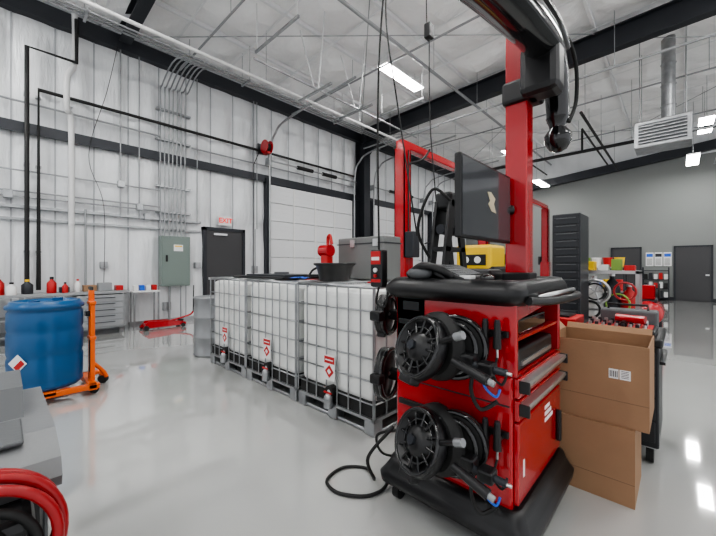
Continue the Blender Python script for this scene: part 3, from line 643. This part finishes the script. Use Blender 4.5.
# ------------------------------------------------------------------ cardboard boxes
def carton(x0,y0,z0,x1,y1,z1,openf,label=True):
    b=B('cardboard_box'); t=0.006
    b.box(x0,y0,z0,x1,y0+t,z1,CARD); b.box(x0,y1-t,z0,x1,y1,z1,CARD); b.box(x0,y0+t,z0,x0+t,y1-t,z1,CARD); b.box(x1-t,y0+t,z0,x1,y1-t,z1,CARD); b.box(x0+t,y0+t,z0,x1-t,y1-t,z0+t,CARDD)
    if openf:
        # flaps tucked down inside, back flap standing slightly proud
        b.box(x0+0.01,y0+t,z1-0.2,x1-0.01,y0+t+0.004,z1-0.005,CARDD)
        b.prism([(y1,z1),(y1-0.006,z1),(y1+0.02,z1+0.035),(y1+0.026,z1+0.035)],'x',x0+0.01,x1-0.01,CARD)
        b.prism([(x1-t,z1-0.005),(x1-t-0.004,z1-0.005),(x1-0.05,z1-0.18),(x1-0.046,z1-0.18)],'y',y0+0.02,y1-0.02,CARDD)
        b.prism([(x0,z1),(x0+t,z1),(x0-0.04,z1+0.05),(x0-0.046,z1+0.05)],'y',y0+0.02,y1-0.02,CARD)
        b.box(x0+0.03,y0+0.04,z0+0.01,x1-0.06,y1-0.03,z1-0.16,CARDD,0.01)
    else:
        b.box(x0,y0,z1,x1,(y0+y1)/2-0.002,z1+t,CARD); b.box(x0,(y0+y1)/2+0.002,z1,x1,y1,z1+t,CARD); b.box(x0-0.0005,(y0+y1)/2-0.03,z1+t,x1,(y0+y1)/2+0.03,z1+t+0.001,TAPE)
    if label:
        xm=x0+(x1-x0)*0.74; zl=z0+(z1-z0)*0.64
        b.box(xm-0.05,y0-0.002,zl-0.03,xm-0.005,y0,zl+0.025,PAPER); b.box(xm+0.0,y0-0.002,zl-0.03,xm+0.05,y0,zl+0.025,PAPER)
        for k in range(5): b.box(xm-0.045+0.008*k,y0-0.003,zl-0.02,xm-0.041+0.008*k,y0-0.002,zl+0.015,INK); b.box(xm+0.008,y0-0.003,zl-0.02+0.009*k,xm+0.042,y0-0.002,zl-0.017+0.009*k,INK)
    b.box(x0,y0-0.001,z0+(z1-z0)*0.3,x1,y0,z0+(z1-z0)*0.3+0.004,CARDD)
    b.done()
carton(-0.60,2.41,0.0,-0.18,2.83,0.425,False,False)
carton(-0.62,2.43,0.433,-0.12,2.90,0.90,True,True)

b=B('rolling_tool_cart'); X0,X1,Y0,Y1=-0.95,-0.10,3.02,3.62
b.box(X0,Y0,0.12,X1,Y1,0.80,STEELD,0.01); b.box(X0-0.02,Y0-0.02,0.80,X1+0.02,Y1+0.02,0.86,BLK,0.015)
for k in range(4): b.box(X0+0.02,Y0-0.012,0.16+0.155*k,X1-0.02,Y0,0.3+0.155*k,STEELD,0.005); b.box(X0+0.06,Y0-0.025,0.27+0.155*k,X1-0.06,Y0-0.012,0.285+0.155*k,SIL)
for x in (X0+0.08,X1-0.05):
    for y in (Y0+0.07,Y1-0.07): b.cyl((x-0.02,y,0.055),(x+0.02,y,0.055),0.055,BLKM,18); b.box(x-0.03,y-0.03,0.1,x+0.03,y+0.03,0.125,GAL)
b.box(X1,Y0+0.05,0.68,X1+0.03,Y1-0.05,0.7,BLK)
b.box(X0+0.05,Y0+0.1,0.861,X0+0.35,Y0+0.45,0.93,REDM,0.01); b.box(X0+0.12,Y0+0.15,0.93,X0+0.3,Y0+0.4,0.945,BLK)
b.box(X0+0.4,Y0+0.04,0.861,X1-0.02,Y0+0.36,0.90,BLK,0.01); b.box(X0+0.42,Y0+0.06,0.90,X1-0.04,Y0+0.34,0.905,REDM)
for i in range(3):
    for k in range(9): b.cyl((X0+0.45+0.04*k,Y0+0.09+0.08*i,0.905),(X0+0.45+0.04*k,Y0+0.09+0.08*i,0.93+0.008*i),0.012,(SIL,DGR)[(k+i)%2],8)
b.box(X1-0.38,Y0+0.40,0.861,X1-0.02,Y1-0.03,1.0,GREYP,0.015); b.tube([(X1-0.33,Y0+0.45,1.0),(X1-0.33,Y0+0.45,1.04),(X1-0.08,Y0+0.45,1.04),(X1-0.08,Y0+0.45,1.0)],0.01,BLK,6,sm=False)
b.cyl((X1-0.25,Y0+0.2,0.96),(X1-0.08,Y0+0.16,0.96),0.03,RED,12); b.cyl((X1-0.2,Y0+0.19,0.93),(X1-0.2,Y0+0.10,0.92),0.022,BLK,10)
b.done()
b=B('tool_cabinet_tower'); X0,X1,Y0,Y1=-1.27,-0.94,5.2,5.75; H=2.05
b.box(X0,Y0,0.1,X1,Y1,H,STEELD,0.01); n=18
for k in range(n):
    z=0.16+(H-0.2)*k/n; hh=(H-0.2)/n
    b.box(X0+0.02,Y0-0.012,z,X1-0.02,Y0,z+hh-0.012,STEELD,0.004); b.box(X0+0.05,Y0-0.020,z+hh-0.026,X1-0.05,Y0-0.01,z+hh-0.018,GREYP)
for x in (X0+0.06,X1-0.06):
    for y in (Y0+0.07,Y1-0.07): b.cyl((x-0.02,y,0.05),(x+0.02,y,0.05),0.05,BLKM,16)
b.done()
b=B('gas_cylinder_cart'); X0,Y0=-0.75,6.2
b.box(X0-0.35,Y0-0.25,0.12,X0+0.35,Y0+0.25,0.16,DGR)
for xx in (-0.35,0.31):
    for yy in (-0.25,0.2): b.box(X0+xx,Y0+yy,0.12,X0+xx+0.04,Y0+yy+0.04,1.28,SIL)
for zz in (0.7,1.24): b.box(X0-0.35,Y0+0.2,zz,X0+0.35,Y0+0.24,zz+0.03,SIL); b.box(X0-0.35,Y0-0.25,zz,X0+0.35,Y0-0.21,zz+0.03,SIL)
for xx,m,h in ((-0.2,WHT,1.1),(0.02,DGR,1.15),(0.22,REDM,1.0)):
    b.lathe((X0+xx,Y0+0.05,0.16),[(0.09,0),(0.1,0.02),(0.1,h-0.3),(0.07,h-0.2),(0.03,h-0.15),(0.03,h-0.1)],m,seg=20); b.cyl((X0+xx,Y0+0.05,h+0.05),(X0+xx,Y0+0.05,h+0.1),0.035,SIL,10)
b.torus((X0-0.14,Y0-0.28,0.98),(0,1,0.2),0.17,0.022,SIL,28,8); b.torus((X0-0.14,Y0-0.3,0.98),(0,1,0.2),0.12,0.012,BLKM,28,8); b.torus((X0+0.12,Y0-0.28,0.82),(0.2,1,0),0.14,0.012,GRN,28,8); b.torus((X0+0.2,Y0-0.3,1.0),(0,1,0),0.12,0.014,HOSE,28,8); b.torus((X0-0.2,Y0-0.3,0.72),(0,1,0),0.12,0.016,BLKM,28,8)
for k in range(5): b.cyl((X0-0.14,Y0-0.28,0.98),(X0-0.14+0.16*math.cos(k*1.257),Y0-0.28,0.98+0.16*math.sin(k*1.257)),0.012,SIL,6)
for xx in (-0.3,0.3):
    for yy in (-0.22,0.22): b.cyl((X0+xx-0.02,Y0+yy,0.06),(X0+xx+0.02,Y0+yy,0.06),0.06,BLKM,16)
b.box(X0-0.35,Y0-0.25,1.27,X0+0.35,Y0+0.2,1.285,SIL)
b.box(X0-0.3,Y0-0.2,1.285,X0-0.16,Y0-0.0,1.42,YEL,0.01); b.box(X0-0.12,Y0-0.2,1.285,X0+0.0,Y0-0.0,1.37,WHT,0.01); b.box(X0+0.03,Y0-0.15,1.285,X0+0.15,Y0,1.45,GRN,0.01); b.box(X0+0.18,Y0-0.2,1.285,X0+0.3,Y0,1.36,REDM,0.01)
b.done()
b=B('air_compressor'); X0,Y0=-0.42,8.3
b.M=Matrix.Translation((X0,Y0,0)); b.lathe((0,-0.4,0.5),[(0,-0.05),(0.12,-0.03),(0.2,0.03),(0.22,0.1),(0.22,0.7),(0.2,0.77),(0.12,0.83),(0,0.85)],RED,axis=(0,1,0),seg=28)
for y in (-0.25,0.25): b.box(-0.18,y-0.03,0.0,-0.14,y+0.03,0.4,DGR); b.box(0.14,y-0.03,0.0,0.18,y+0.03,0.4,DGR)
b.box(-0.12,-0.25,0.70,0.12,0.25,0.74,DGR); b.box(-0.1,-0.22,0.74,0.1,0.05,1.0,RED,0.02); b.cyl((0,0.1,0.85),(0,0.3,0.85),0.1,DGR,18); b.cyl((0.14,-0.2,0.9),(0.16,-0.2,0.9),0.14,BLKM,20); b.done()
b=B('tire_changer'); X0,Y0=-1.9,8.3
b.M=Matrix.Translation((X0,Y0,0)); b.box(-0.4,-0.4,0,0.4,0.5,0.75,RED,0.03); b.cyl((0,0,0.75),(0,0,0.85),0.3,SIL,30); b.cyl((0,0,0.85),(0,0,0.88),0.1,DGR,16)
b.box(-0.08,0.4,0.7,0.08,0.56,1.8,RED,0.01); b.box(-0.05,-0.1,1.7,0.05,0.5,1.8,RED,0.01); b.cyl((0,-0.05,1.0),(0,-0.05,1.95),0.03,SIL,12); b.torus((0,0,0.98),(0,0,1),0.27,0.1,BLKM,32,12); b.box(-0.6,-0.3,0.3,-0.4,0.1,0.6,BLK,0.02); b.done()
b=B('bucket_shelf'); X0,Y0=-1.5,9.9
for z in (0.1,0.75,1.3): b.box(X0-0.5,Y0-0.25,z,X0+0.6,Y0+0.25,z+0.03,SIL)
for xx in (-0.5,0.57):
    for yy in (-0.25,0.22): b.box(X0+xx,Y0+yy,0,X0+xx+0.03,Y0+yy+0.03,1.33,DGR)
for k,m in enumerate((YEL,GRN,WHT,REDM,YEL)):
    b.lathe((X0-0.4+0.22*k,Y0,1.33),[(0.08,0),(0.1,0.2),(0.105,0.22),(0.0,0.22)],m,seg=18); b.lathe((X0-0.4+0.22*k,Y0,0.78),[(0.09,0),(0.1,0.25),(0.0,0.26)],(WHT,DGR,BLUEC,YEL,REDM)[k],seg=18)
b.done()
b=B('refrigerant_recovery_machine'); X0,Y0=-2.22,5.1
b.M=Matrix.Translation((X0,Y0,0)); b.box(-0.3,-0.3,0.12,0.3,0.3,1.35,BLK,0.04); b.box(-0.27,-0.31,1.3,0.27,0.25,1.66,YEL,0.04); b.box(-0.2,-0.325,1.36,0.2,-0.305,1.52,BLK,0.01); b.cyl((-0.1,-0.33,1.44),(-0.1,-0.32,1.44),0.05,PAPER,18); b.cyl((0.08,-0.33,1.44),(0.08,-0.32,1.44),0.05,PAPER,18)
for x in (-0.25,0.25):
    for y in (-0.22,0.22): b.cyl((x-0.02,y,0.06),(x+0.02,y,0.06),0.06,BLKM,16)
b.tube([(0.25,-0.2,1.2),(0.4,-0.25,0.9),(0.35,-0.25,0.5),(0.28,-0.28,0.8)],0.012,REDM,8); b.done()

# ------------------------------------------------------------------ foreground machine with red hose
b=B('fluid_service_machine')
b.prism([(-2.75,0.60),(-2.5,0.70),(-1.75,0.73),(-1.56,0.69),(-1.52,0.64),(-1.54,0.60),(-2.7,0.55)],'y',-0.9,0.14,GREYM)
b.prism([(-2.62,0.70),(-2.45,0.82),(-2.1,0.82),(-1.98,0.72)],'y',-0.8,0.06,GREYP)
b.box(-1.92,-0.6,0.725,-1.66,0.05,0.74,GREYP,0.006)
b.box(-2.65,-0.85,0.1,-1.66,0.10,0.57,BLK,0.03)
b.box(-2.5,0.10,0.2,-1.75,0.12,0.5,GREYP,0.01)
b.box(-1.68,-0.6,0.16,-1.54,0.02,0.56,BLK,0.03)
b.cyl((-1.54,-0.07,0.53),(-1.36,-0.07,0.53),0.09,BLKM,24); b.box(-1.56,-0.12,0.50,-1.40,0.07,0.60,BLK,0.03)
for k,(dx,R) in enumerate(((0.0,0.20),(0.045,0.205),(0.09,0.19))):
    b.torus((-1.47+dx,-0.07,0.53),(1,0.1,0.12),R,0.0155,HOSE,44,10)
b.torus((-1.40,-0.07,0.51),(1,0,0.1),0.145,0.014,BLKM,36,8)
b.tube([(-1.44,0.12,0.46),(-1.42,0.13,0.3),(-1.45,0.10,0.12),(-1.5,-0.05,0.03)],0.0155,HOSE,8)
b.lathe((-1.42,-0.02,0.40),[(0.03,-0.05),(0.06,-0.03),(0.065,0.03),(0.03,0.05)],BLK,axis=(1,0.2,0),seg=20)
b.box(-1.40,-0.10,0.44,-1.34,0.02,0.52,GREYP,0.02)
for x in (-2.6,-1.75):
    for y in (-0.75,0.0): b.cyl((x-0.03,y,0.07),(x+0.03,y,0.07),0.07,BLKM,18); b.box(x-0.035,y-0.03,0.08,x+0.035,y+0.03,0.14,DGR)
b.done()

# ------------------------------------------------------------------ world & camera
w=bpy.data.worlds.new('shop_fill'); bpy.context.scene.world=w; w.use_nodes=True
bg=w.node_tree.nodes['Background']; bg.inputs[0].default_value=(0.95,0.97,1.0,1); bg.inputs[1].default_value=1.2  # added even white fill, entering where the room is left open
try: bpy.context.scene.view_settings.look='AgX - Medium High Contrast'
except Exception as e: print(e)
cam=bpy.data.cameras.new('camera'); co=bpy.data.objects.new('camera',cam); bpy.context.collection.objects.link(co)
cam.sensor_width=36; cam.lens=17.0; cam.shift_y=-2/716; cam.clip_start=0.02
co.location=(0,0,1.35); co.rotation_euler=(R90,0,math.radians(43.6))
bpy.context.scene.camera=co
